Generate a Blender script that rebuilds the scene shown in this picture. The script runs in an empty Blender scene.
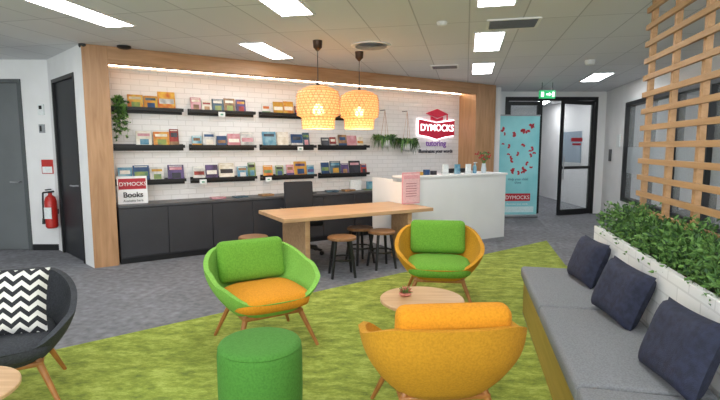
import bpy, bmesh, math, random
from mathutils import Vector, Matrix, Euler
random.seed(7)
R=math.radians
scene=bpy.context.scene
def lin(h):
    h=h.lstrip('#'); o=[]
    for i in (0,2,4):
        c=int(h[i:i+2],16)/255
        o.append(c/12.92 if c<=.04045 else ((c+.055)/1.055)**2.4)
    return (*o,1)
MC={}
def mat(name,col,rough=.6,metal=0,noise=None,bump=None,emit=None,col2=None,trans=0,alpha=1,coat=0):
    if name in MC: return MC[name]
    m=bpy.data.materials.new(name); m.use_nodes=True; nt=m.node_tree; b=nt.nodes['Principled BSDF']
    c=lin(col); b.inputs['Base Color'].default_value=c
    b.inputs['Roughness'].default_value=rough; b.inputs['Metallic'].default_value=metal
    if trans: b.inputs['Transmission Weight'].default_value=trans; b.inputs['IOR'].default_value=1.05
    if alpha<1: b.inputs['Alpha'].default_value=alpha
    if coat: b.inputs['Coat Weight'].default_value=coat
    tc=nt.nodes.new('ShaderNodeTexCoord')
    n=nt.nodes.new('ShaderNodeTexNoise'); nt.links.new(tc.outputs['Object'],n.inputs['Vector'])
    n.inputs['Scale'].default_value=noise or 40; n.inputs['Detail'].default_value=4
    cr=nt.nodes.new('ShaderNodeValToRGB')
    c2=lin(col2) if col2 else tuple(x*.88 for x in c[:3])+(1,)
    cr.color_ramp.elements[0].color=c2; cr.color_ramp.elements[1].color=c
    cr.color_ramp.elements[0].position=.35; cr.color_ramp.elements[1].position=.62
    nt.links.new(n.outputs['Fac'],cr.inputs['Fac']); nt.links.new(cr.outputs['Color'],b.inputs['Base Color'])
    if bump:
        n2=nt.nodes.new('ShaderNodeTexNoise'); n2.inputs['Scale'].default_value=bump[0]
        nt.links.new(tc.outputs['Object'],n2.inputs['Vector'])
        bp=nt.nodes.new('ShaderNodeBump'); bp.inputs['Strength'].default_value=bump[1]; bp.inputs['Distance'].default_value=.01
        nt.links.new(n2.outputs['Fac'],bp.inputs['Height']); nt.links.new(bp.outputs['Normal'],b.inputs['Normal'])
    if emit:
        b.inputs['Emission Color'].default_value=lin(emit[0]); b.inputs['Emission Strength'].default_value=emit[1]
    MC[name]=m; return m
def wood(name,ca,cb,scale=(1.2,14,14),rough=.45):
    if name in MC: return MC[name]
    m=bpy.data.materials.new(name); m.use_nodes=True; nt=m.node_tree; b=nt.nodes['Principled BSDF']
    tc=nt.nodes.new('ShaderNodeTexCoord'); mp=nt.nodes.new('ShaderNodeMapping')
    mp.inputs['Scale'].default_value=scale
    n=nt.nodes.new('ShaderNodeTexNoise'); n.inputs['Scale'].default_value=2.2; n.inputs['Detail'].default_value=6; n.inputs['Distortion'].default_value=.6
    cr=nt.nodes.new('ShaderNodeValToRGB'); cr.color_ramp.elements[0].color=lin(cb); cr.color_ramp.elements[1].color=lin(ca)
    cr.color_ramp.elements[0].position=.3; cr.color_ramp.elements[1].position=.7
    nt.links.new(tc.outputs['Object'],mp.inputs['Vector']); nt.links.new(mp.outputs[0],n.inputs['Vector'])
    nt.links.new(n.outputs['Fac'],cr.inputs['Fac']); nt.links.new(cr.outputs['Color'],b.inputs['Base Color'])
    b.inputs['Roughness'].default_value=rough
    MC[name]=m; return m
def brick(name,col,mort,bw=.23,bh=.075,plane='xz',offset=.5,ms=.006,bump=.35,rough=.6,noise=0,rot=0):
    m=bpy.data.materials.new(name); m.use_nodes=True; nt=m.node_tree; b=nt.nodes['Principled BSDF']
    tc=nt.nodes.new('ShaderNodeTexCoord'); sp=nt.nodes.new('ShaderNodeSeparateXYZ'); cb=nt.nodes.new('ShaderNodeCombineXYZ')
    nt.links.new(tc.outputs['Object'],sp.inputs[0])
    nt.links.new(sp.outputs['XYZ'.index(plane[0].upper())],cb.inputs[0]); nt.links.new(sp.outputs['XYZ'.index(plane[1].upper())],cb.inputs[1])
    br=nt.nodes.new('ShaderNodeTexBrick'); br.offset=offset
    br.inputs['Scale'].default_value=1; br.inputs['Brick Width'].default_value=bw; br.inputs['Row Height'].default_value=bh
    br.inputs['Mortar Size'].default_value=ms; br.inputs['Mortar Smooth'].default_value=.2
    c=lin(col); br.inputs['Color1'].default_value=c; br.inputs['Color2'].default_value=tuple(x*(.94 if noise==0 else .8) for x in c[:3])+(1,)
    br.inputs['Mortar'].default_value=lin(mort)
    nt.links.new(cb.outputs[0],br.inputs['Vector'])
    out=br.outputs['Color']
    if noise:
        n=nt.nodes.new('ShaderNodeTexNoise'); n.inputs['Scale'].default_value=noise; n.inputs['Detail'].default_value=5
        nt.links.new(tc.outputs['Object'],n.inputs['Vector'])
        mr=nt.nodes.new('ShaderNodeMapRange'); mr.inputs[1].default_value=.3; mr.inputs[2].default_value=.7; mr.inputs[3].default_value=.7; mr.inputs[4].default_value=1.25
        nt.links.new(n.outputs['Fac'],mr.inputs[0])
        mx=nt.nodes.new('ShaderNodeVectorMath'); mx.operation='SCALE'
        nt.links.new(out,mx.inputs[0]); nt.links.new(mr.outputs[0],mx.inputs['Scale']); out=mx.outputs[0]
    nt.links.new(out,b.inputs['Base Color'])
    bp=nt.nodes.new('ShaderNodeBump'); bp.inputs['Strength'].default_value=bump; bp.inputs['Distance'].default_value=.01; bp.invert=True
    nt.links.new(br.outputs['Fac'],bp.inputs['Height']); nt.links.new(bp.outputs['Normal'],b.inputs['Normal'])
    b.inputs['Roughness'].default_value=rough
    MC[name]=m; return m
def emis(name,col,s):
    if name in MC: return MC[name]
    m=bpy.data.materials.new(name); m.use_nodes=True; nt=m.node_tree
    b=nt.nodes['Principled BSDF']; b.inputs['Base Color'].default_value=(.8,.8,.8,1)
    b.inputs['Emission Color'].default_value=lin(col); b.inputs['Emission Strength'].default_value=s
    MC[name]=m; return m

class G:
    def __init__(s,name,loc=(0,0,0),rz=0,parent=None):
        s.name=name; s.loc=loc; s.rz=rz; s.v=[]; s.f=[]; s.fm=[]; s.m=[]; s.parent=parent
    def mi(s,m):
        if m not in s.m: s.m.append(m)
        return s.m.index(m)
    def add(s,vs,fs,m,T=None):
        o=len(s.v); k=s.mi(m)
        for p in vs:
            p=Vector(p); s.v.append(T@p if T else p)
        for f in fs: s.f.append([i+o for i in f]); s.fm.append(k)
    def box(s,x0,x1,y0,y1,z0,z1,m,T=None):
        vs=[(x,y,z) for z in (z0,z1) for y in (y0,y1) for x in (x0,x1)]
        s.add(vs,[(0,2,3,1),(4,5,7,6),(0,1,5,4),(2,6,7,3),(0,4,6,2),(1,3,7,5)],m,T)
    def rbox(s,sx,sy,sz,r,m,T=None,seg=3,puff=0):
        bm=bmesh.new(); bmesh.ops.create_cube(bm,size=1)
        bmesh.ops.scale(bm,vec=(sx,sy,sz),verts=bm.verts)
        bmesh.ops.bevel(bm,geom=bm.edges[:],offset=r,segments=seg,profile=.5,affect='EDGES')
        if puff:
            bmesh.ops.subdivide_edges(bm,edges=[e for e in bm.edges if e.calc_length()>min(sx,sy,sz)*.5],cuts=5,use_grid_fill=True)
            for v in bm.verts:
                x,y,z=v.co; a=max(0,1-(2*x/sx)**2); b_=max(0,1-(2*y/sy)**2); c=max(0,1-(2*z/sz)**2)
                d=[(sx,0),(sy,1),(sz,2)]; d.sort(); ax=d[0][1]
                w=[b_*c,a*c,a*b_][ax]
                v.co[ax]+=math.copysign(puff*w**.6,v.co[ax]) if abs(v.co[ax])>1e-5 else 0
        bm.verts.ensure_lookup_table(); bm.verts.index_update()
        s.add([v.co.copy() for v in bm.verts],[[v.index for v in f.verts] for f in bm.faces],m,T); bm.free()
    def cyl(s,p0,p1,r0,r1,m,n=12,T=None):
        p0=Vector(p0);p1=Vector(p1); d=(p1-p0).normalized()
        a=d.orthogonal().normalized(); b=d.cross(a)
        vs=[]
        for p,r in ((p0,r0),(p1,r1)):
            for i in range(n):
                t=2*math.pi*i/n; vs.append(p+(a*math.cos(t)+b*math.sin(t))*r)
        fs=[(i,(i+1)%n,n+(i+1)%n,n+i) for i in range(n)]+[list(range(n))[::-1],list(range(n,2*n))]
        s.add(vs,fs,m,T)
    def tube(s,pts,r,m,n=6,T=None):
        for a,b in zip(pts,pts[1:]): s.cyl(a,b,r,r,m,n,T)
    def lathe(s,prof,m,c=(0,0,0),n=32,T=None,cap=True):
        vs=[];fs=[]
        for r,z in prof:
            for i in range(n):
                t=2*math.pi*i/n; vs.append((c[0]+r*math.cos(t),c[1]+r*math.sin(t),c[2]+z))
        for j in range(len(prof)-1):
            for i in range(n):
                fs.append((j*n+i,j*n+(i+1)%n,(j+1)*n+(i+1)%n,(j+1)*n+i))
        if cap:
            fs.append(list(range(n))[::-1]); k=(len(prof)-1)*n; fs.append(list(range(k,k+n)))
        s.add(vs,fs,m,T)
    def prism(s,poly,z0,z1,m,T=None):
        n=len(poly); vs=[(x,y,z0) for x,y in poly]+[(x,y,z1) for x,y in poly]
        s.add(vs,[list(range(n))[::-1],list(range(n,2*n))]+[(i,(i+1)%n,n+(i+1)%n,n+i) for i in range(n)],m,T)
    def pillow(s,w,h,t,m,T=None,n=14):
        vs=[];fs=[]
        def pt(i,j,sg):
            x=-1+2*i/n; y=-1+2*j/n
            e=max(0,(1-x**4))*max(0,(1-y**4)); z=sg*t/2*e**.45
            k=1-.06*(1-abs(y)**2)*abs(x)**2; k2=1-.06*(1-abs(x)**2)*abs(y)**2
            return (x*w/2*k,z,y*h/2*k2)
        for sg in (1,-1):
            o=len(vs)
            for j in range(n+1):
                for i in range(n+1): vs.append(pt(i,j,sg))
            for j in range(n):
                for i in range(n):
                    a=o+j*(n+1)+i; q=(a,a+1,a+n+2,a+n+1); fs.append(q if sg<0 else q[::-1])
        s.add(vs,fs,m,T)
    def leaf(s,p,d,L,w,m):
        d=Vector(d).normalized(); a=d.orthogonal().normalized()
        a=Matrix.Rotation(random.random()*6.28,3,d)@a; p=Vector(p); n=d.cross(a)
        mid=p+d*L*.5
        s.add([p,mid+a*w/2+n*w*.15,p+d*L-n*w*.2,mid-a*w/2+n*w*.15],[(0,1,2),(0,2,3)],m)
    def done(s,bevel=0,smooth=35,merge=False):
        me=bpy.data.meshes.new(s.name); me.from_pydata([tuple(v) for v in s.v],[],s.f)
        for m in s.m: me.materials.append(m)
        for p,k in zip(me.polygons,s.fm): p.material_index=k; p.use_smooth=True
        bm=bmesh.new(); bm.from_mesh(me)
        if merge: bmesh.ops.remove_doubles(bm,verts=bm.verts,dist=1e-5)
        bmesh.ops.recalc_face_normals(bm,faces=bm.faces); bm.to_mesh(me); bm.free()
        try: me.set_sharp_from_angle(angle=R(smooth))
        except Exception: pass
        o=bpy.data.objects.new(s.name,me); scene.collection.objects.link(o)
        o.location=s.loc; o.rotation_euler=(0,0,s.rz)
        if s.parent: o.parent=s.parent
        if bevel:
            b=o.modifiers.new('bevel','BEVEL'); b.width=bevel; b.segments=2; b.limit_method='ANGLE'; b.angle_limit=R(40)
        return o
def TR(loc,rx=0,ry=0,rz=0): return Matrix.Translation(loc)@Euler((R(rx),R(ry),R(rz))).to_matrix().to_4x4()
def text(parent,body,loc,size,m,rot=(90,0,0),ext=.003,align='CENTER',name='lettering',bold=0):
    c=bpy.data.curves.new(name,'FONT'); c.body=body; c.size=size; c.extrude=ext; c.align_x=align; c.offset=bold
    c.materials.append(m); o=bpy.data.objects.new(name,c); scene.collection.objects.link(o)
    o.parent=parent; o.location=loc; o.rotation_euler=tuple(R(a) for a in rot); return o

# ---------- materials
WHITE=mat('white_paint','#ececec',.7,noise=3,col2='#e7e7e7')
CEILH=2.72
GREYDOOR=mat('grey_door_laminate','#6d7274',.5,noise=2,col2='#666b6d')
BLACK=mat('black_metal','#161719',.45)
DARKDOOR=mat('charcoal_door','#26282c',.5,noise=2)
CAB=mat('charcoal_cabinet','#353539',.5,noise=4)
CABTOP=mat('cabinet_top','#505053',.4)
OAK=wood('oak_panel','#b98f68','#9c744f',(8,8,.8))
OAKH=wood('oak_panel_long','#b98f68','#9c744f',(.8,8,8))
TABW=wood('table_oak','#cda880','#b58e66',(1,12,12),.35)
SLAT=wood('slat_timber','#bb9266','#a37a4c',(12,.8,12),.5)
LEGW=wood('leg_timber','#b5793f','#94602f',(10,10,1.5),.4)
PLY=wood('bench_ply','#b3934c','#a0833c',(10,.8,10),.45)
BRICKW=brick('white_brick','#e8e6e5','#d6d4d2')
PLANTW=brick('white_brick_planter','#e6e6e6','#d0d0d0',plane='yz',bw=.26,bh=.085)
GREEN=mat('green_felt','#6fa636',.95,noise=90,col2='#61962b',bump=(350,.3))
GREEN2=mat('green_felt_shell','#85bb50',.95,noise=90,col2='#77ad43',bump=(350,.3))
DGREEN=mat('pouf_green','#4b8632',.9,noise=90,col2='#417929',bump=(350,.3))
ORANGE=mat('orange_felt','#dc9219',.95,noise=90,col2='#cc8410',bump=(350,.3))
YELL=mat('mustard_felt','#cd931f',.95,noise=90,col2='#bd8418',bump=(350,.3))
CHAR=mat('charcoal_felt','#3c3e44',.95,noise=90,col2='#303238',bump=(350,.3))
BENCHG=mat('grey_bench_fabric','#85878c',.95,noise=120,col2='#75777c',bump=(400,.3))
NAVY=mat('navy_velvet','#282d45',.8,noise=30,col2='#1d2135',bump=(200,.3))
DESKW=mat('white_laminate','#eeeeee',.4,noise=2,col2='#e9e9e9')
RED=mat('sign_red','#b3202f',.5)
GLASS=mat('clear_glass','#dfe8ea',.05,alpha=.18)
LED=emis('led_panel','#fbfdff',15.0)
COVE=emis('cove_led','#ffe6c2',24.0)
L1=mat('leaf_green','#567f3c',.6,col2='#3f6630'); L2=mat('leaf_light','#759f4e',.6,col2='#5f8646'); L3=mat('leaf_dark','#31532b',.6)
POTW=mat('white_ceramic','#e6e6e4',.35)
SOIL=mat('soil','#3a2d22',.95)

# ---------- frames
BA=math.atan2(.977,.215)-math.pi/2   # rotation aligning local y with grid direction b
AL=math.atan2(3.86,5.97)             # feature wall
bdir=Vector((.215,.977,0)); pdir=Vector((.977,-.215,0))
A=Vector((-3.3,5.84,0))

# ---------- floor
CARP=brick('grey_carpet_tile','#7c7d83','#707177',bw=.5,bh=.5,plane='xy',offset=0,ms=.003,bump=.1,rough=.97,noise=14)
g=G('floor',(0,0,0),BA); g.box(-9,12,-6,18,-.05,0,CARP); fl=g.done()
def rugmat():
    m=bpy.data.materials.new('green_carpet'); m.use_nodes=True; nt=m.node_tree; b=nt.nodes['Principled BSDF']
    tc=nt.nodes.new('ShaderNodeTexCoord'); mp=nt.nodes.new('ShaderNodeMapping'); mp.inputs['Rotation'].default_value=(0,0,R(20)); mp.inputs['Scale'].default_value=(1,2.0,1)
    n=nt.nodes.new('ShaderNodeTexNoise'); n.inputs['Scale'].default_value=5; n.inputs['Detail'].default_value=10; n.inputs['Roughness'].default_value=.82
    cr=nt.nodes.new('ShaderNodeValToRGB'); e=cr.color_ramp.elements
    e[0].position=.38; e[0].color=lin('#66752c'); e[1].position=.62; e[1].color=lin('#b0ba5c'); k=e.new(.5); k.color=lin('#8c9a3a')
    nt.links.new(tc.outputs['Object'],mp.inputs[0]); nt.links.new(mp.outputs[0],n.inputs['Vector']); nt.links.new(n.outputs['Fac'],cr.inputs[0]); nt.links.new(cr.outputs[0],b.inputs['Base Color'])
    b.inputs['Roughness'].default_value=.98
    n2=nt.nodes.new('ShaderNodeTexNoise'); n2.inputs['Scale'].default_value=250; nt.links.new(tc.outputs['Object'],n2.inputs['Vector'])
    bp=nt.nodes.new('ShaderNodeBump'); bp.inputs['Strength'].default_value=.4; bp.inputs['Distance'].default_value=.01; nt.links.new(n2.outputs['Fac'],bp.inputs['Height']); nt.links.new(bp.outputs[0],b.inputs['Normal'])
    return m
RZ=.006
g=G('green_carpet_area'); g.prism([(-6.0,.45),(-6,-2),(.12,-2),(1.48,4.24),(2.59,4.30),(2.62,6.0),(3.0,7.6)],0.0,RZ-.001,rugmat()); g.done()

# ---------- ceiling
CT=brick('ceiling_tile','#e0e1e4','#b8b9bd',bw=.5,bh=1.0,plane='xy',offset=0,ms=.007,bump=.3,rough=.9)
g=G('ceiling',(0,0,CEILH),BA); g.box(-9,12,-6,18,0,.08,CT); g.done()
def troffer(p,s,L=1.0,w=.3):
    g=G('ceiling_light_panel',tuple(pdir*p+bdir*s+Vector((0,0,CEILH))),BA)
    fr=mat('troffer_frame','#e4e4e6',.4)
    g.box(-w/2-.02,w/2+.02,-L/2-.02,-L/2,-.012,-.001,fr); g.box(-w/2-.02,w/2+.02,L/2,L/2+.02,-.012,-.001,fr)
    g.box(-w/2-.02,-w/2,-L/2,L/2,-.012,-.001,fr); g.box(w/2,w/2+.02,-L/2,L/2,-.012,-.001,fr)
    g.box(-w/2,w/2,-L/2,L/2,-.008,-.001,LED); g.done()
for p,s in [(-3.44,3.88),(-1.55,3.86),(-2.5,5.9),(.22,3.95),(.22,5.95),(.22,7.9),(-3.4,1.2),(-1.5,1.0),(.25,1.4),(2.1,1.5),(-3.4,-1.2),(-1.4,-1.2),(.3,-1.2),(2.2,9.3),(2.2,12.3),(2.0,14.2),(4.6,6.5),(4.4,3.0),(4.6,9.0),(5.9,7.5),(-5.2,3.6),(-5.2,.6)]:  # far corridor panel and one beyond right partition are added for brightness
    troffer(p,s)
VENT=mat('vent_grey','#9a9b9e',.5); FIN=mat('vent_fin','#6c6d70',.5)
for i,(p,s,w,l) in enumerate([(.42,5.12,.48,.36),(-.35,7.6,.4,.3)]):
    g=G('ceiling_air_vent',tuple(pdir*p+bdir*s+Vector((0,0,CEILH))),BA)
    g.box(-w/2,w/2,-l/2,l/2,-.006,-.001,VENT)
    for k in range(9):
        y=-l/2+.03+k*(l-.06)/8; g.box(-w/2+.02,w/2-.02,y-.006,y+.006,-.016,-.004,FIN)
    for sx in(-1,1): g.box(sx*w/2-.012,sx*w/2+.012,-l/2,l/2,-.014,-.001,WHITE)
    for sx in(-1,1): g.box(-w/2,w/2,sx*l/2-.012,sx*l/2+.012,-.014,-.001,WHITE)
    g.done()
g=G('round_ceiling_diffuser',tuple(pdir*-1.15+bdir*5.85+Vector((0,0,CEILH))),BA)
g.lathe([(.24,-.001),(.24,-.012),(.22,-.014),(.2,-.006)],WHITE,n=40)
for r in (.19,.14,.09,.045): g.lathe([(r-.03,-.007),(r,-.022),(r,-.018),(r-.028,-.006)],VENT,n=36)
g.done()
def dome(name,u,v,r,h,m):
    Z=-52.7+(200-v)*.994; t=(CEILH-1.5)/Z; X=(u-360)*t; Y=(477+(200-v)*.11)*t
    g=G(name,(X,Y,CEILH)); g.lathe([(r,-.001),(r,-h*.5),(r*.8,-h*.85),(r*.3,-h)],m); g.done()
dome('smoke_detector',83,44,.05,.05,BLACK); dome('wireless_access_point',124,46,.08,.035,BLACK)
dome('smoke_detector',442,22,.05,.04,POTW); dome('security_dome_camera',590,60,.07,.08,POTW)

# ---------- portal + feature wall
FR=dict(loc=tuple(A),rz=AL)
LEN=7.15
g=G('oak_wall_portal',**FR)
g.box(0,.28,0,.6,0.0,CEILH-.002,OAK); g.box(6.6,LEN,0,.6,0,CEILH-.002,OAK); g.box(.28,6.6,0,.16,CEILH-.2,CEILH-.002,OAKH)
g.done(.003)
g=G('wall_feature',**FR); g.box(.302,6.598,.45,.6,0,CEILH-.002,BRICKW); g.done()
g=G('cove_light_strip',**FR); g.box(.32,6.58,.40,.43,2.545,2.565,COVE); g.box(.32,6.58,.395,.448,2.515,2.544,WHITE); g.done()
# cabinet
g=G('storage_cabinet',**FR)
x0,x1=.305,5.0
g.box(x0,x1,.04,.445,.0,.07,BLACK); g.box(x0,x1,.02,.445,.07,.73,CAB); g.box(x0,x1,-.005,.445,.73,.76,CABTOP)
n=8; w=(x1-x0)/n
for i in range(n):
    g.box(x0+i*w+.004,x0+(i+1)*w-.004,0.0,.02,.09,.715,CAB)
g.done(.003)
# shelves + books
BC=[mat('cover_'+str(i),c,.4,noise=9,col2=c2) for i,(c,c2) in enumerate([('#27507e','#1b3760'),('#c9a23c','#b77b32'),('#a5372e','#6c1f1c'),('#e4e0d6','#c2b8a0'),('#2d2f3c','#14151d'),('#4f7a5a','#98a34e'),('#b97880','#d3a7b0'),('#3f7d9c','#8fb8c6'),('#5a4a7c','#33264c'),('#a9835a','#6e5034'),('#c2602a','#d9b34a'),('#23252c','#4c4f58'),('#d8d8d4','#9a9c9e'),('#1f3a4c','#4d6e80')])]
PAGE=mat('page_white','#e9e6dc',.8)
segs=[(.33,1.22),(1.30,2.27),(2.36,3.30),(3.38,4.35)]
for zi,z in enumerate((2.0,1.5,1.03)):
    for si,(a,b) in enumerate(segs):
        g=G('wall_ledge_shelf',**FR)
        g.box(a,b,.34,.448,z-.012,z,BLACK); g.box(a,b,.33,.342,z-.012,z+.03,BLACK); g.box(a,b,.436,.448,z-.05,z+.04,BLACK); g.done()
        g=G('display_books',**FR)
        big=(si==0)
        x=a+.03+(.16 if big and zi==0 else 0)+(.24 if big and zi==1 else 0)
        prev=None
        while x<b-.12:
            if big: w=random.uniform(.17,.23); h=w*random.uniform(1.0,1.2)
            else: h=random.uniform(.15,.24); w=h*random.uniform(.68,1.0)
            if x+w>b-.01: w=min(w,.12); 
            if x+w>b: break
            c=random.choice([q for q in BC if q!=prev]); prev=c; T=TR((x+w/2,.375,z+.001),rx=-10)
            g.box(-w/2,w/2,-.006,.0,0,h,c,T); g.box(-w/2+.002,w/2-.002,0,.018,.002,h-.002,PAGE,T)
            k=random.random()
            c2=random.choice(BC+[PAGE,PAGE,PAGE]); c3=random.choice(BC)
            if k<.45:
                g.box(-w*.38,w*.38,-.0075,-.005,h*.68,h*.85,c2,T); g.box(-w*.25,w*.3,-.0075,-.005,h*.15,h*.5,c3,T)
            elif k<.75:
                g.box(-w*.5,w*.5,-.0075,-.005,0,h*.3,c3,T); g.box(-w*.35,w*.35,-.0078,-.005,h*.55,h*.8,c2,T)
            else:
                g.box(-w*.42,w*.42,-.0075,-.005,h*.35,h*.62,c2,T)
            if random.random()<.5: g.box(-w*.4,w*.4,-.0078,-.005,h*.9,h*.94,PAGE,T)
            x+=w+random.choice([.006,.01,.02,.05])
        g.done()
# small shelf talkers
TAG=mat('paper_tag','#e9eeee',.6)
for x,z in [(1.45,1.03),(1.75,2.0),(3.0,1.5),(2.45,1.03),(3.9,2.0)]:
    g=G('shelf_label',**FR); g.rbox(.1,.006,.07,.002,TAG,TR((x,.322,z-.03))); g.box(x-.02,x+.02,.318,.3195,z-.04,z-.02,mat('tag_green','#5aa38a',.5)); g.done()

# books sign on counter
g=G('counter_promo_sign',**FR)
T=TR((.50,.16,.762),rx=-6)
g.box(-.18,.18,0,.012,0,.36,DESKW,T); g.box(-.165,.165,-.003,0,.19,.33,RED,T); g.box(-.1,.1,.0,.12,0,.012,DESKW,T)
s=g.done()
text(s,'DYMOCKS',(.50,.132,1.0),.068,DESKW,(84,0,0),.001)
text(s,'Books',(.50,.142,.85),.095,BLACK,(84,0,0),.001,bold=.002); text(s,'Available here',(.5,.15,.79),.042,BLACK,(84,0,0),.001)
# counter leaflets
g=G('counter_brochures',**FR)
for i in range(9):
    x=1.6+i*.38+random.uniform(-.05,.05); g.box(-.1,.1,-.07,.07,0,random.uniform(.01,.03),random.choice(BC+[TAG,TAG]),TR((x,.22,.761),rz=random.uniform(-15,15)))
g.box(3.9,4.12,.25,.30,.761,.93,TAG); g.box(4.25,4.4,.25,.3,.761,.9,BC[7])
g.done(.001)

# logo sign
g=G('illuminated_logo_sign',**FR)
LZ=1.90
T=TR((5.97,.44,LZ))
RG=mat('logo_red','#b01535',.4,emit=('#b01535',.25))
GL=emis('logo_halo','#ffe9ef',3)
def fx(poly,y0,y1,m):
    n=len(poly); g.add([(x,y0,z) for x,z in poly]+[(x,y1,z) for x,z in poly],[list(range(n)),list(range(n,2*n))[::-1]]+[(i,(i+1)%n,n+(i+1)%n,n+i) for i in range(n)],m,T)
book=[(-.45,-.17),(-.2,-.2),(0,-.25),(.2,-.2),(.45,-.17),(.45,.12),(.2,.09),(0,.06),(-.2,.09),(-.45,.12)]
fx([(x*1.04,(z+.06)*1.09-.06) for x,z in book],-.015,.0,GL); fx(book,-.05,-.016,RG)
fx([(-.28,.24),(0,.16),(.28,.24),(0,.33)],-.05,-.016,RG); fx([(-.15,.185),(0,.14),(.15,.185),(.15,.12),(0,.09),(-.15,.12)],-.045,-.016,RG)
fx([(.26,.24),(.27,.24),(.27,.12),(.26,.12)],-.05,-.016,RG)
s=g.done()
text(s,'DYMOCKS',(5.97,.388,LZ-.09),.18,emis('logo_white','#ffffff',1.4),bold=.003); text(s,'tutoring',(5.97,.42,LZ-.38),.16,mat('logo_text','#7c4a9c',.4,emit=('#6c4a9c',.2)),bold=.002)
text(s,'Illuminates your words',(5.97,.42,LZ-.51),.095,mat('logo_navy','#1b2038',.4),bold=.002)

# hanging plant
def hanger(name,x,y,z,tz):
    g=G(name,**FR)
    g.lathe([(.05,0),(.085,.04),(.09,.12),(.08,.12),(.07,.1)],POTW,(x,y,z),20)
    for a in range(3):
        t=a*2.1; g.cyl((x+.09*math.cos(t),y+.09*math.sin(t),z+.1),(x,y,tz),.003,.003,LEGW,5)
    g.cyl((x,y,tz),(x,.449,tz),.006,.006,BLACK,6)
    for i in range(130):
        t=random.random()*6.28; l=random.uniform(.12,.32); r0=.05
        p=Vector((x+r0*math.cos(t),y+r0*math.sin(t)*.6,z+.11)); q=p+Vector((math.cos(t)*l*.7,math.sin(t)*l*.3,random.uniform(.02,.12))); e=q+Vector((math.cos(t)*l*.3,0,-random.uniform(.05,.25)))
        e.y=min(e.y,y+.1); q.y=min(q.y,y+.1)
        w=.014; m=random.choice([L1,L2,L3]); sx=Vector((-math.sin(t),math.cos(t),.4))*w
        g.add([p-sx*.5,p+sx*.5,q+sx,q-sx,e],[(0,1,2,3),(3,2,4)],m)
    g.done()
hanger('hanging_spider_plant',4.65,.3,1.50,2.15); hanger('hanging_spider_plant',5.15,.3,1.44,2.15)
g=G('trailing_pothos_plant',**FR)
g.lathe([(.04,0),(.055,.08),(.05,.08)],POTW,(.40,.385,2.001),16)
for i in range(14):
    x=.40+random.uniform(-.05,.09); p=Vector((x,.36,2.1)); L=random.uniform(.15,.5)
    pts=[p,Vector((x+random.uniform(-.03,.03),.31,2.1))]+[Vector((x+random.uniform(-.03,.03),.31-random.uniform(0,.03),2.1-L*k/5)) for k in range(1,6)]
    g.tube(pts,.002,L1,4)
    for q in pts[1:]:
        for k in range(3): g.leaf(q,(random.uniform(-1,1),random.uniform(-1,-.1),random.uniform(-1,.4)),.055,.04,random.choice([L1,L2,L3]))
for i in range(30): g.leaf((.40,.36,2.1),(random.uniform(-.6,1),random.uniform(-1,.2),random.uniform(0,1)),.09,.045,random.choice([L1,L2]))
g.done()

# ---------- left walls
g=G('wall_left'); 
g.box(-4.78,-4.39,6.9,7.0,0,CEILH-.002,WHITE); g.box(-5.72,-4.78,6.9,7.0,2.45,CEILH-.002,WHITE); g.box(-7.4,-5.72,6.9,7.0,0,CEILH-.002,WHITE)
g.done()
g=G('wall_far_left'); g.box(-7.5,-7.4,-3,7.0,0,CEILH-.002,WHITE); g.done()
g=G('door_1'); g.box(-5.70,-4.80,6.93,6.975,.005,2.44,GREYDOOR)
for x in (-5.72,-4.83): g.box(x,x+.05,6.88,6.928,0,2.45,mat('door_trim','#54595b',.5))
g.box(-5.67,-4.83,6.88,6.928,2.40,2.45,MC['door_trim']); g.cyl((-4.9,6.92,1.0),(-4.9,6.87,1.0),.012,.012,VENT); g.cyl((-4.9,6.87,1.0),(-5.02,6.87,1.0),.01,.01,VENT)
g.done(.002)
Lr=math.hypot(1.09,1.06); ra=math.atan2(-1.06,1.09)
g=G('wall_return',(-4.39,6.9,0),ra)
g.box(0,.18,0,.1,0,CEILH-.002,WHITE); g.box(.18,1.18,0,.1,2.42,CEILH-.002,WHITE); g.box(1.18,Lr-.01,0,.1,0,CEILH-.002,WHITE); g.done()
g=G('door_2',(-4.39,6.9,0),ra); g.box(.2,1.16,.02,.06,.005,2.40,DARKDOOR)
for x in (.182,1.13): g.box(x,x+.05,-.012,.018,0,2.42,BLACK)
g.box(.23,1.13,-.012,.018,2.37,2.42,BLACK); g.cyl((1.02,.018,1.0),(1.02,-.05,1.0),.012,.012,VENT); g.cyl((1.02,-.045,1.0),(.9,-.045,1.0),.01,.01,VENT); g.done(.002)
g=G('baseboard_left'); g.box(-4.77,-4.40,6.885,6.899,0,.09,BLACK); g.box(-7.39,-5.73,6.885,6.899,0,.09,BLACK); g.done()
# extinguisher
g=G('fire_extinguisher',(-4.36,6.72,0))
FRED=mat('extinguisher_red','#c02a22',.3)
g.lathe([(.06,.36),(.078,.38),(.078,.74),(.06,.80),(.025,.83),(.025,.86)],FRED,n=20)
g.box(-.04,.04,.06,.105,.55,.62,BLACK); g.box(-.018,.018,-.05,.07,.86,.885,BLACK); g.box(-.012,.012,-.09,.02,.9,.915,BLACK)
g.tube([(-.03,0,.87),(-.1,0,.86),(-.11,0,.72),(-.10,-.02,.5)],.012,BLACK,8); g.cyl((-.10,-.02,.5),(-.1,-.02,.42),.018,.024,BLACK)
g.box(-.05,.05,-.0795,-.07,.5,.66,TAG); g.done()
g=G('safety_wall_sign'); g.box(-4.56,-4.40,6.885,6.899,1.12,1.32,FRED); g.box(-4.55,-4.41,6.882,6.886,1.13,1.22,TAG); g.done()
g=G('door_intercom'); g.box(-4.55,-4.47,6.87,6.899,1.95,2.1,TAG); g.box(-4.53,-4.49,6.866,6.871,2.03,2.08,BLACK); g.done()
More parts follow.
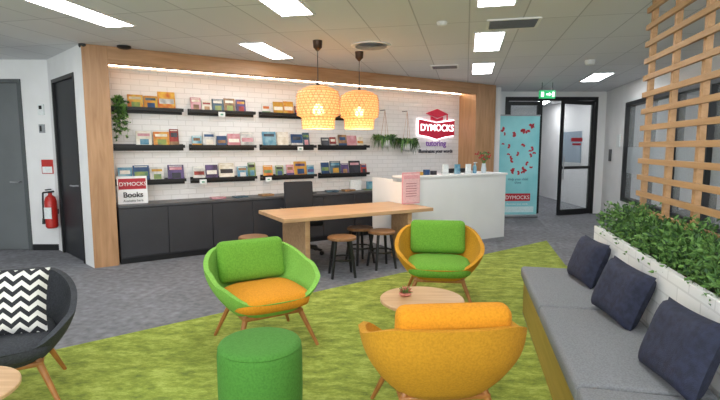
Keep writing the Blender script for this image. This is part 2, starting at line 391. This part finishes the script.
g=G('wall_socket_panel'); g.box(-4.56,-4.48,6.885,6.899,1.7,1.82,mat('panel_grey','#9a9ca0',.4)); g.box(-4.545,-4.52,6.88,6.886,1.72,1.8,BLACK); g.done()

# ---------- back
bx0,bx1,BY=3.22,5.27,10.8
g=G('wall_back'); g.box(2.95,bx0,BY,BY+.12,0,CEILH-.002,WHITE); g.box(bx1,5.5,BY,BY+.12,0,CEILH-.002,WHITE); g.box(bx0,bx1,BY,BY+.12,2.6,CEILH-.002,WHITE); g.done()
g=G('wall_back_return',(2.90,10.79,0),0); g.box(-.1,0,-.75,0,0,CEILH-.002,WHITE); g.done()
g=G('window_1')
def leafdoor(g,x0,x1,y,T=None,mid=1.05,fw=.06):
    g.box(x0,x0+fw,y,y+.05,.01,2.5,BLACK,T); g.box(x1-fw,x1,y,y+.05,.01,2.5,BLACK,T)
    g.box(x0+fw,x1-fw,y,y+.05,.01,.13,BLACK,T); g.box(x0+fw,x1-fw,y,y+.05,2.42,2.5,BLACK,T); g.box(x0+fw,x1-fw,y+.01,y+.04,mid-.03,mid+.03,BLACK,T)
    g.box(x0+fw,x1-fw,y+.02,y+.03,.13,2.42,GLASS,T)
leafdoor(g,bx0+.07,4.0,BY+.02); g.done()
g=G('trim_door_frame'); g.box(bx0,bx0+.07,BY-.02,BY+.14,0,2.6,BLACK); g.box(bx1-.07,bx1,BY-.02,BY+.14,0,2.6,BLACK); g.box(bx0+.07,bx1-.07,BY-.02,BY+.14,2.52,2.6,BLACK); g.box(4.0,4.05,BY-.0,BY+.1,0,2.52,BLACK); g.done()
g=G('door_3',(bx1-.08,BY-.03,0),R(22)); leafdoor(g,-.92,0,0); g.cyl((-.86,-.04,.8),(-.86,-.04,1.3),.012,.012,VENT)
g.box(-.62,-.3,.012,.018,1.62,1.70,RED); g.box(-.58,-.34,.012,.018,1.54,1.58,RED); g.done()
g=G('wall_corridor_left'); g.box(3.3,3.4,BY+.13,15.5,0,CEILH-.002,WHITE); g.done()
g=G('wall_corridor_right'); g.box(5.6,5.7,BY+.13,15.5,0,CEILH-.002,WHITE); g.done()
g=G('wall_corridor_end'); g.box(3.3,5.7,15.5,15.6,0,CEILH-.002,WHITE); g.done()
g=G('door_4'); g.box(4.95,5.53,15.44,15.49,0.0,2.3,mat('door_grey_light','#8e9296',.5)); g.box(4.9,4.95,15.42,15.495,0,2.35,BLACK); g.box(5.53,5.58,15.42,15.495,0,2.35,BLACK); g.box(5.1,5.4,15.43,15.441,1.3,2.0,GLASS); g.done()
g=G('corridor_notice_board'); g.box(5.56,5.595,12.2,13.4,1.1,1.9,mat('board_blue','#7d93a8',.6)); g.done()
g=G('exit_sign',(3.56,9.3,2.42))
EG=mat('exit_green','#1f9a5c',.4,emit=('#1fa860',.7))
g.box(-.15,.15,-.02,.02,0,.15,EG); g.cyl((-.1,0,.15),(-.1,0,.298),.005,.005,BLACK,6); g.cyl((.1,0,.15),(.1,0,.298),.005,.005,BLACK,6)
ew=emis('exit_white','#ffffff',1.2)
g.box(-.12,-.07,-.024,-.02,.03,.12,ew); g.box(-.02,.03,-.024,-.02,.06,.09,ew)
g.add([(.03,-.023,.04),(.03,-.023,.11),(.08,-.023,.075)],[(0,1,2)],ew); g.box(.09,.13,-.024,-.02,.03,.12,ew); g.done()

# banner
g=G('pull_up_banner',(3.34,10.15,0),R(4))
TEAL=mat('banner_teal','#7cc4cb',.5,noise=1.5,col2='#96d6da'); 
g.rbox(.90,.14,.07,.02,mat('banner_base','#9b9ea2',.3,metal=.6),TR((0,0,.036))); g.box(-.43,.43,-.008,0,.07,2.15,TEAL); g.box(-.44,.44,-.014,.006,2.14,2.17,MC['banner_base']); g.cyl((0,.03,.07),(0,.03,2.14),.01,.01,MC['banner_base'],8)
rb=random.Random(3)
for i in range(30):
    x=rb.uniform(-.36,.36); z=rb.uniform(.95,1.98)
    a=rb.random()*6.28; s_=rb.uniform(.035,.065)
    for k in (0,1):
        t=a+k*1.3; dx,dz=math.cos(t)*s_*1.4,math.sin(t)*s_*1.4
        px,pz=-math.sin(t)*s_*.5,math.cos(t)*s_*.5
        cx,cz=x+dx*.5,z+dz*.5
        g.add([(x,-.0095,z),(cx+px,-.0095,cz+pz),(x+dx,-.0095,z+dz),(cx-px,-.0095,cz-pz)],[(0,1,2,3)],RED)
g.box(-.28,.28,-.011,-.008,.36,.52,RED)
g.box(-.36,.36,-.010,-.008,.12,.24,mat('banner_light','#cfe8ea',.5))
s=g.done(); text(s,'DYMOCKS',(0,-.013,.40),.11,DESKW,ext=.001); text(s,'Illuminates your words',(0,-.011,.28),.05,DESKW,ext=.001); text(s,'Help your child\nshine',(0,-.011,.8),.07,mat('banner_text','#2a5a78',.5),ext=.001)

# right partition wall
C=(5.46,10.8,0)
g=G('wall_right',C,BA)
g.box(0,.12,-1.4,0,0,CEILH-.002,WHITE); g.box(0,.12,-12.4,-1.4,0,.45,WHITE); g.box(0,.12,-12.4,-1.4,2.35,CEILH-.002,WHITE); g.done()
FROST=mat('frosted_film','#c9d2d8',.5,alpha=.6)
g=G('window_2',C,BA)
g.box(-.02,.14,-12.4,-1.4,.45,.52,BLACK); g.box(-.02,.14,-12.4,-1.4,2.28,2.35,BLACK)
y=-1.4
while y>-12.3:
    g.box(-.02,.14,y-.07,y,.52,2.28,BLACK); 
    g.box(.05,.06,y-1.1+.0,y-.07,.52,2.28,GLASS)
    g.box(.045,.05,y-1.1,y-.07,1.0,1.5,FROST)
    y-=1.1
g.done()
g=G('wall_far_right'); g.box(9.0,9.1,-3,15.6,0,CEILH-.002,WHITE); g.done()
g=G('wall_far_right_back'); g.box(5.72,9.0,11.5,11.6,0,CEILH-.002,WHITE); g.done()
g=G('wall_mounted_screen'); g.box(8.93,8.99,8.2,10.2,1.0,2.1,BLACK); g.box(8.925,8.93,8.25,10.15,1.05,2.05,mat('screen_glass','#0e1116',.15)); g.done()
g=G('wall_control_panel',C,BA); g.box(-.02,-.001,-.6,-.45,1.2,1.45,mat('panel_dark','#3a3c40',.4)); g.box(-.02,-.001,-1.15,-.95,1.5,1.75,TAG); g.done(.002)
g=G('wall_front'); g.box(-7.4,9,-3.1,-3,0,.5,WHITE); g.box(-7.4,9,-3.1,-3,2.5,CEILH-.002,WHITE)
for i in range(8): g.box(-7.4+i*2.3,-7.25+i*2.3,-3.1,-3,.5,2.5,WHITE)
g.done()

# ---------- reception desk
E=math.atan2(.96,1.68); D=Vector((.64,6.7,0))
g=G('reception_desk',tuple(D),E)
g.box(0,1.95,0,.06,0,1.06,DESKW); g.box(-.0,.04,.06,.9,0,1.0,DESKW); g.box(1.89,1.95,.06,.9,0,1.06,DESKW)
g.box(.04,1.89,.06,.62,.70,.73,DESKW); g.box(-.0,1.97,-.02,.34,1.06,1.09,DESKW); g.box(-.0,.06,.34,.92,1.0,1.03,DESKW); g.box(1.87,1.97,.34,.92,1.06,1.09,DESKW); g.box(0.01,1.94,-.012,-.001,0,.06,VENT)
g.done(.004)
g=G('pink_notice_sign',tuple(D),E)
PINK=mat('pink_card','#e3a3a8',.5)
g.box(-.1,.2,-.06,-.048,.71,1.15,PINK,None); g.box(-.085,.185,-.064,-.06,.73,1.13,mat('pink_light','#edc3c4',.5)); g.box(-.08,.18,-.066,-.063,1.06,1.11,PINK)
for i in range(6): g.box(-.04,.14,-.066,-.063,.99-i*.035,.998-i*.035,mat('pink_text','#a85a63',.5))
g.box(-.0,.1,-.048,-.021,1.0,1.1,PINK)
g.done()
g=G('desk_monitor',tuple(D),E); g.box(1.1,1.55,.42,.45,.86,1.16,BLACK); g.box(1.3,1.35,.45,.47,.74,.95,BLACK); g.box(1.2,1.45,.4,.55,.731,.745,BLACK); g.done(.003)
g=G('brochure_holder',tuple(D),E)
for x,c in ((.75,TAG),(.98,BC[7]),(1.2,TAG)): g.box(x,x+.1,.1,.12,1.091,1.24,c,None); g.box(x-.005,x+.105,.08,.14,1.09,1.13,GLASS)
g.done()
g=G('red_flower_vase',tuple(D),E)
g.lathe([(.03,0),(.045,.05),(.03,.13),(.035,.15)],mat('vase_blue','#c8d4dc',.2),(1.62,.16,1.091),16)
for i in range(26):
    t=random.random()*6.28; d=Vector((math.cos(t)*.5,math.sin(t)*.5,random.uniform(.5,1.2))).normalized(); p=Vector((1.62,.16,1.23)); q=p+d*random.uniform(.08,.2)
    g.cyl(p,q,.002,.002,L1,4)
    for k in range(4): g.leaf(q,(random.uniform(-1,1),random.uniform(-1,1),random.uniform(-.5,1)),.04,.03,RED if i%2 else L1)
g.done()
g=G('hand_sanitiser_bottle',tuple(D),E); g.lathe([(.03,0),(.03,.11),(.012,.13),(.012,.16)],BC[7],(1.42,.15,1.091),16); g.box(1.40,1.46,.14,.16,1.25,1.262,DESKW); g.done()
g=G('desk_trinkets',tuple(D),E)
for x,c,h in ((.3,BC[1],.05),(.42,BC[0],.08),(.55,BC[4],.06)): g.box(x,x+.08,.1,.16,1.091,1.091+h,c)
g.done(.003)

# ---------- table
e_=Vector((math.cos(E),math.sin(E),0))
TN=Vector((-.76,5.33,0))-e_*.1
g=G('long_oak_table',tuple(TN),E)
g.prism([(0,0),(2.10,0),(2.10,.46),(1.985,.46),(1.985,.9),(0,.9)],.655,.70,TABW); g.box(.3,.36,.1,.85,0,.655,TABW); g.box(1.72,1.78,.04,.44,0,.655,TABW)
g.done(.004)
STW=wood('stool_seat_wood','#9a6f48','#7c5535',(6,20,6),.4)
def stool(x,y,r=0,h=.47):
    g=G('low_round_stool',(x,y,0),r)
    g.lathe([(.165,h-.035),(.17,h-.03),(.17,h-.008),(.162,h)],STW,n=28)
    for k in range(4):
        a=k*math.pi/2+.78; g.cyl((math.cos(a)*.12,math.sin(a)*.12,h-.035),(math.cos(a)*.19,math.sin(a)*.19,0),.02,.016,BLACK,8)
    g.lathe([(.145,.2),(.155,.2),(.155,.22),(.145,.22)],BLACK,n=24,cap=False); g.done()
stool(-.21,5.50,.2); stool(.0,6.15,.6); stool(.27,5.90,.4); stool(-1.24,5.5,.1)
g=G('office_chair',(-.80,6.65,0),R(200))
MESHB=mat('black_mesh_fabric','#222328',.8)
g.rbox(.48,.46,.08,.03,MESHB,TR((0,0,.46)),3); g.rbox(.42,.05,.46,.02,MESHB,TR((0,-.24,.78),rx=8)); g.box(-.03,.03,-.28,-.24,.44,.7,BLACK)
g.cyl((0,0,.42),(0,0,.1),.03,.03,VENT)
for k in range(5):
    a=k*1.2566; e=Vector((math.cos(a)*.28,math.sin(a)*.28,.07)); g.cyl((0,0,.12),e,.025,.018,BLACK,8); g.cyl(e+Vector((-.01,-.01,-.04)),e+Vector((.01,.01,-.04)),.03,.03,BLACK,12)
for sx in(-1,1): g.tube([(sx*.25,-.05,.44),(sx*.28,-.05,.62),(sx*.28,.12,.64),(sx*.28,-.16,.64)],.015,BLACK,8)
g.done()

# ---------- pendants
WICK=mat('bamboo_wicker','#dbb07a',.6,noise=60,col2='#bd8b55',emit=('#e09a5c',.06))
def liner():
    m=bpy.data.materials.new('lamp_liner'); m.use_nodes=True; b=m.node_tree.nodes['Principled BSDF']
    b.inputs['Base Color'].default_value=lin('#ffdaaa'); b.inputs['Emission Color'].default_value=lin('#ffb468'); b.inputs['Emission Strength'].default_value=.35; b.inputs['Alpha'].default_value=.7; return m
LIN=liner(); BULB=emis('warm_bulb','#ffcf8a',14)
def pendant(x,y,z0):
    g=G('wicker_pendant_lamp',(x,y,0))
    prof=[(.19,0),(.195,.10),(.20,.125),(.245,.14),(.255,.20),(.255,.36),(.235,.42),(.15,.47),(.06,.49)]
    def rr(z):
        for (r0,a),(r1,b) in zip(prof,prof[1:]):
            if a<=z<=b: return r0+(r1-r0)*(z-a)/(b-a)
        return .06
    g.lathe([(r*.96,z0+z) for r,z in prof],LIN,n=40,cap=False)
    z=0
    while z<=.49:
        r=rr(z); g.lathe([(r,z0+z-.005),(r+.006,z0+z),(r,z0+z+.005)],WICK,n=40,cap=False); z+=.03
    for hnd in (1,-1):
        for i in range(26):
            vs=[];fs=[]
            for k in range(13):
                zz=.49*k/12; a=i*2*math.pi/26+hnd*k*.085; w=.022
                r=rr(zz)+.003
                vs+= [(r*math.cos(a-w),r*math.sin(a-w),z0+zz),(r*math.cos(a+w),r*math.sin(a+w),z0+zz)]
            fs=[(2*k,2*k+1,2*k+3,2*k+2) for k in range(12)]
            g.add(vs,fs,WICK)
    g.lathe([(.05,z0+.16),(.065,z0+.2),(.05,z0+.25),(.02,z0+.28)],BULB,n=16); g.cyl((0,0,z0+.28),(0,0,z0+.52),.02,.02,BLACK,12)
    g.cyl((0,0,z0+.5),(0,0,CEILH-.09),.005,.005,BLACK,6)
    g.lathe([(.012,CEILH-.12),(.05,CEILH-.08),(.055,CEILH-.002)],mat('copper_cup','#4a3526',.4,metal=.5),n=20)
    g.done(smooth=50)
    l=bpy.data.lights.new('pendant_bulb','POINT'); l.energy=9; l.color=(1,.72,.4); l.shadow_soft_size=.06
    o=bpy.data.objects.new('pendant_bulb',l); scene.collection.objects.link(o); o.location=(x,y,z0-.04)
pendant(-.49,5.7,1.72); pendant(-.01,6.35,1.74)

# ---------- tub chairs
def superr(t,n=2.8):
    return 1/((abs(math.cos(t))**n+abs(math.sin(t))**n)**(1/n))
def tub(name,x,y,face,shell,seat,back,s=1.0,backc=True,cz=0):
    rz=math.atan2(face[1],face[0])-math.pi/2
    g=G(name,(x,y,RZ),rz)
    N=56; J=10; zb=.27
    def sm(a,b,t): t=max(0,min(1,(t-a)/(b-a))); return t*t*(3-2*t)
    def rim(ph):
        d=abs(ph)
        return .69-.12*sm(R(30),R(85),d)-.06*sm(R(85),R(118),d)-.12*sm(R(118),R(150),d)
    def W(z): 
        t=max(0,min(1,(z-zb)/.32)); return .25+.165*(1-(1-t)**2.0)
    def P(i,t,inset):
        ph=2*math.pi*i/N; d=ph if ph<=math.pi else ph-2*math.pi
        z=zb+(rim(d)-zb)*t; w=W(z)-inset
        a=-math.pi/2+ph; r=superr(a)*w
        yy=r*math.sin(a)*.96; 
        if math.sin(a)<0: yy-=.05*max(0,(z-.4)/.35)
        return (r*math.cos(a),yy,z)
    vs=[];fs=[]
    for j in range(J+1):
        for i in range(N): vs.append(P(i,j/J,0))
    for j in range(J,0,-1):
        for i in range(N): 
            q=P(i,max(.12,j/J),.035); vs.append(q)
    rings=2*J+1
    for j in range(rings-1):
        for i in range(N): fs.append((j*N+i,j*N+(i+1)%N,(j+1)*N+(i+1)%N,(j+1)*N+i))
    fs.append(list(range(N))[::-1]); k=(rings-1)*N; fs.append(list(range(k,k+N)))
    g.add(vs,fs,shell)
    prof=[(.0,.31),(.85,.31),(.97,.33),(1.0,.365),(.97,.40),(.85,.42),(.5,.43),(.0,.433)]
    vs=[];fs=[]
    for r,z in prof:
        for i in range(N):
            a=2*math.pi*i/N; q=superr(a,4)*.285*max(r,.01); yy=q*math.sin(a)*1.05+.035
            vs.append((q*math.cos(a)*1.02,yy,z))
    for j in range(len(prof)-1):
        for i in range(N): fs.append((j*N+i,j*N+(i+1)%N,(j+1)*N+(i+1)%N,(j+1)*N+i))
    g.add(vs,fs,seat)
    if backc: g.rbox(.54,.12,.33,.05,back,TR((0,-.295,.575+cz),rx=13),4,puff=.02)
    for sx in(-1,1):
        for sy in(-1,1):
            g.cyl((sx*.2,sy*.19,.285),(sx*.31,sy*.29,0),.021,.012,LEGW,12)
    g.rbox(.46,.44,.03,.01,LEGW,TR((0,0,.262)))
    o=g.done(smooth=60); o.scale=(s,s,s); return o
tub('green_tub_armchair',-.74,3.60,(.5,-.85),GREEN2,ORANGE,GREEN,1.01)
tub('mustard_tub_armchair',.755,4.52,(-.12,-.99),YELL,GREEN,GREEN,1.02)
tub('mustard_tub_armchair',.405,2.46,(-.08,1),YELL,ORANGE,ORANGE,1.0,cz=.035)
tub('charcoal_tub_armchair',-2.12,2.70,(.5,-.86),CHAR,CHAR,CHAR,backc=False)

# chevron pillow
def chev():
    m=bpy.data.materials.new('chevron_fabric'); m.use_nodes=True; nt=m.node_tree; b=nt.nodes['Principled BSDF']
    tc=nt.nodes.new('ShaderNodeTexCoord'); sp=nt.nodes.new('ShaderNodeSeparateXYZ'); nt.links.new(tc.outputs['Object'],sp.inputs[0])
    def M(op,a,b_=None):
        n=nt.nodes.new('ShaderNodeMath'); n.operation=op
        for i,v in enumerate((a,b_)):
            if v is None: continue
            if isinstance(v,(int,float)): n.inputs[i].default_value=v
            else: nt.links.new(v,n.inputs[i])
        return n.outputs[0]
    pp=M('PINGPONG',M('ADD',sp.outputs[0],5),.04)
    q=M('FRACT',M('MULTIPLY',M('ADD',sp.outputs[2],M('ADD',M('MULTIPLY',pp,.9),5)),17))
    st=M('GREATER_THAN',q,.5)
    mx=nt.nodes.new('ShaderNodeMix'); mx.data_type='RGBA'; nt.links.new(st,mx.inputs[0]); mx.inputs[6].default_value=lin('#25262b'); mx.inputs[7].default_value=lin('#dcdad6')
    nt.links.new(mx.outputs[2],b.inputs['Base Color']); b.inputs['Roughness'].default_value=.9; return m
g=G('chevron_throw_pillow'); g.pillow(.50,.38,.14,chev()); o=g.done(smooth=80)
o.location=(-2.07,2.66,.615); o.rotation_euler=(R(-18),R(3),R(26))

# ---------- side tables, pouf
def sidetable(name,x,y,r,h=.45):
    g=G(name,(x,y,RZ)); g.lathe([(r-.012,h-.025),(r,h-.018),(r,h-.004),(r-.004,h)],TABW,n=48)
    for k in range(3):
        a=k*2.094+.5; g.cyl((math.cos(a)*r*.45,math.sin(a)*r*.45,h-.025),(math.cos(a)*r*.8,math.sin(a)*r*.8,0),.018,.012,LEGW,10)
    g.lathe([(r*.5,h-.05),(r*.5,h-.025)],LEGW,n=24); g.done()
sidetable('round_side_table',.43,3.24,.29); sidetable('round_side_table',-1.76,1.96,.25)
g=G('pink_succulent_ornament',(.32,3.30,.457))
PK=mat('ornament_pink','#d98f7f',.5,col2='#b8604c')
g.lathe([(.03,0),(.045,.012),(.04,.02)],PK,n=16)
for i in range(40): g.leaf((0,0,.015),(random.uniform(-1,1),random.uniform(-1,1),random.uniform(.1,1)),.06,.022,random.choice([PK,L2]))
g.done()
g=G('green_pouf',(-.54,2.49,RZ))
g.lathe([(.20,0.0),(.215,.015),(.222,.04),(.226,.2),(.226,.40),(.222,.425),(.218,.43),(.222,.436),(.214,.45),(.19,.458),(.1,.46)],DGREEN,n=56); g.done(smooth=60)

# ---------- bench
F=(1.455,4.25,0)
g=G('banquette_bench',F,BA)
g.box(.03,.585,-4.3,0,.0,.33,PLY)
y=0
for i in range(4):
    L=1.12 if i<3 else .9
    g.rbox(.585,L-.006,.105,.028,BENCHG,TR((.2925,y-L/2,.383)),3); y-=L
g.done(.002)
g=G('planter_box_wall',F,BA)
g.box(.60,.64,-4.4,.02,0,.82,PLANTW); g.box(1.10,1.14,-4.4,.02,0,.82,PLANTW); g.box(.64,1.10,-.02,.02,0,.82,PLANTW); g.box(.64,1.10,-4.4,-4.36,0,.82,PLANTW); g.box(.64,1.10,-4.36,-.02,.6,.74,SOIL); g.done(.004)
g=G('planter_foliage',F,BA)
for i in range(14000):
    y=-random.uniform(.03,4.3); x=random.gauss(.80,.10); x=max(.62,min(1.07,x))
    bump=.10+.06*math.sin(y*9+1)*math.sin(y*3.7)+.035*math.sin(y*23)
    z=.745+random.random()**.75*(max(.12,.14+bump))
    d=(random.uniform(-1,1)-(.3 if x<.8 else -.2),random.uniform(-1,1),random.uniform(-.2,1.2))
    g.leaf((x,y,z),d,random.uniform(.03,.055),random.uniform(.014,.024),random.choice([L1,L1,L2,L2,L3]))
g.done()
g=G('timber_slat_screen',F,BA)
for k in range(10): 
    y=-.05-k*.47; g.box(.93,.97,y-.022,y+.022,.74,CEILH-.003,SLAT)
z=.98
while z<2.68:
    g.box(.905,.93,-4.35,-.0,z-.021,z+.021,SLAT); z+=.135
g.done(.002)
for s_,rx in ((.43,0),(1.28,4),(2.12,-2)):
    g=G('navy_throw_pillow'); g.pillow(.45,.36,.15,NAVY); o=g.done(smooth=80)
    loc=Vector(F)+pdir*.455-bdir*s_+Vector((0,0,.605)); o.location=loc
    o.rotation_euler=Euler((R(-20),R(rx),BA-math.pi/2+R(9+rx)),'XYZ')

# ---------- lights
w=bpy.data.worlds.new('world'); scene.world=w; w.use_nodes=True
w.node_tree.nodes['Background'].inputs[0].default_value=(.85,.92,1,1); w.node_tree.nodes['Background'].inputs[1].default_value=1.3
l=bpy.data.lights.new('added_rear_fill','AREA'); l.shape='RECTANGLE'; l.size=14; l.size_y=1.9; l.energy=270; l.color=(.93,.97,1)  # soft area fill added behind the camera to brighten room and ceiling
o=bpy.data.objects.new('added_rear_fill',l); scene.collection.objects.link(o); o.location=(0,-2.9,1.5); o.rotation_euler=(R(90),0,0)
# ---------- camera
cam=bpy.data.cameras.new('camera'); co=bpy.data.objects.new('camera',cam); scene.collection.objects.link(co); scene.camera=co
cam.lens=24; cam.sensor_width=36; cam.clip_start=.05
co.location=(0,0,1.5); co.rotation_euler=(R(90-6.3),0,0)
scene.view_settings.view_transform='Standard'; scene.view_settings.look='None'
scene.view_settings.exposure=0.36
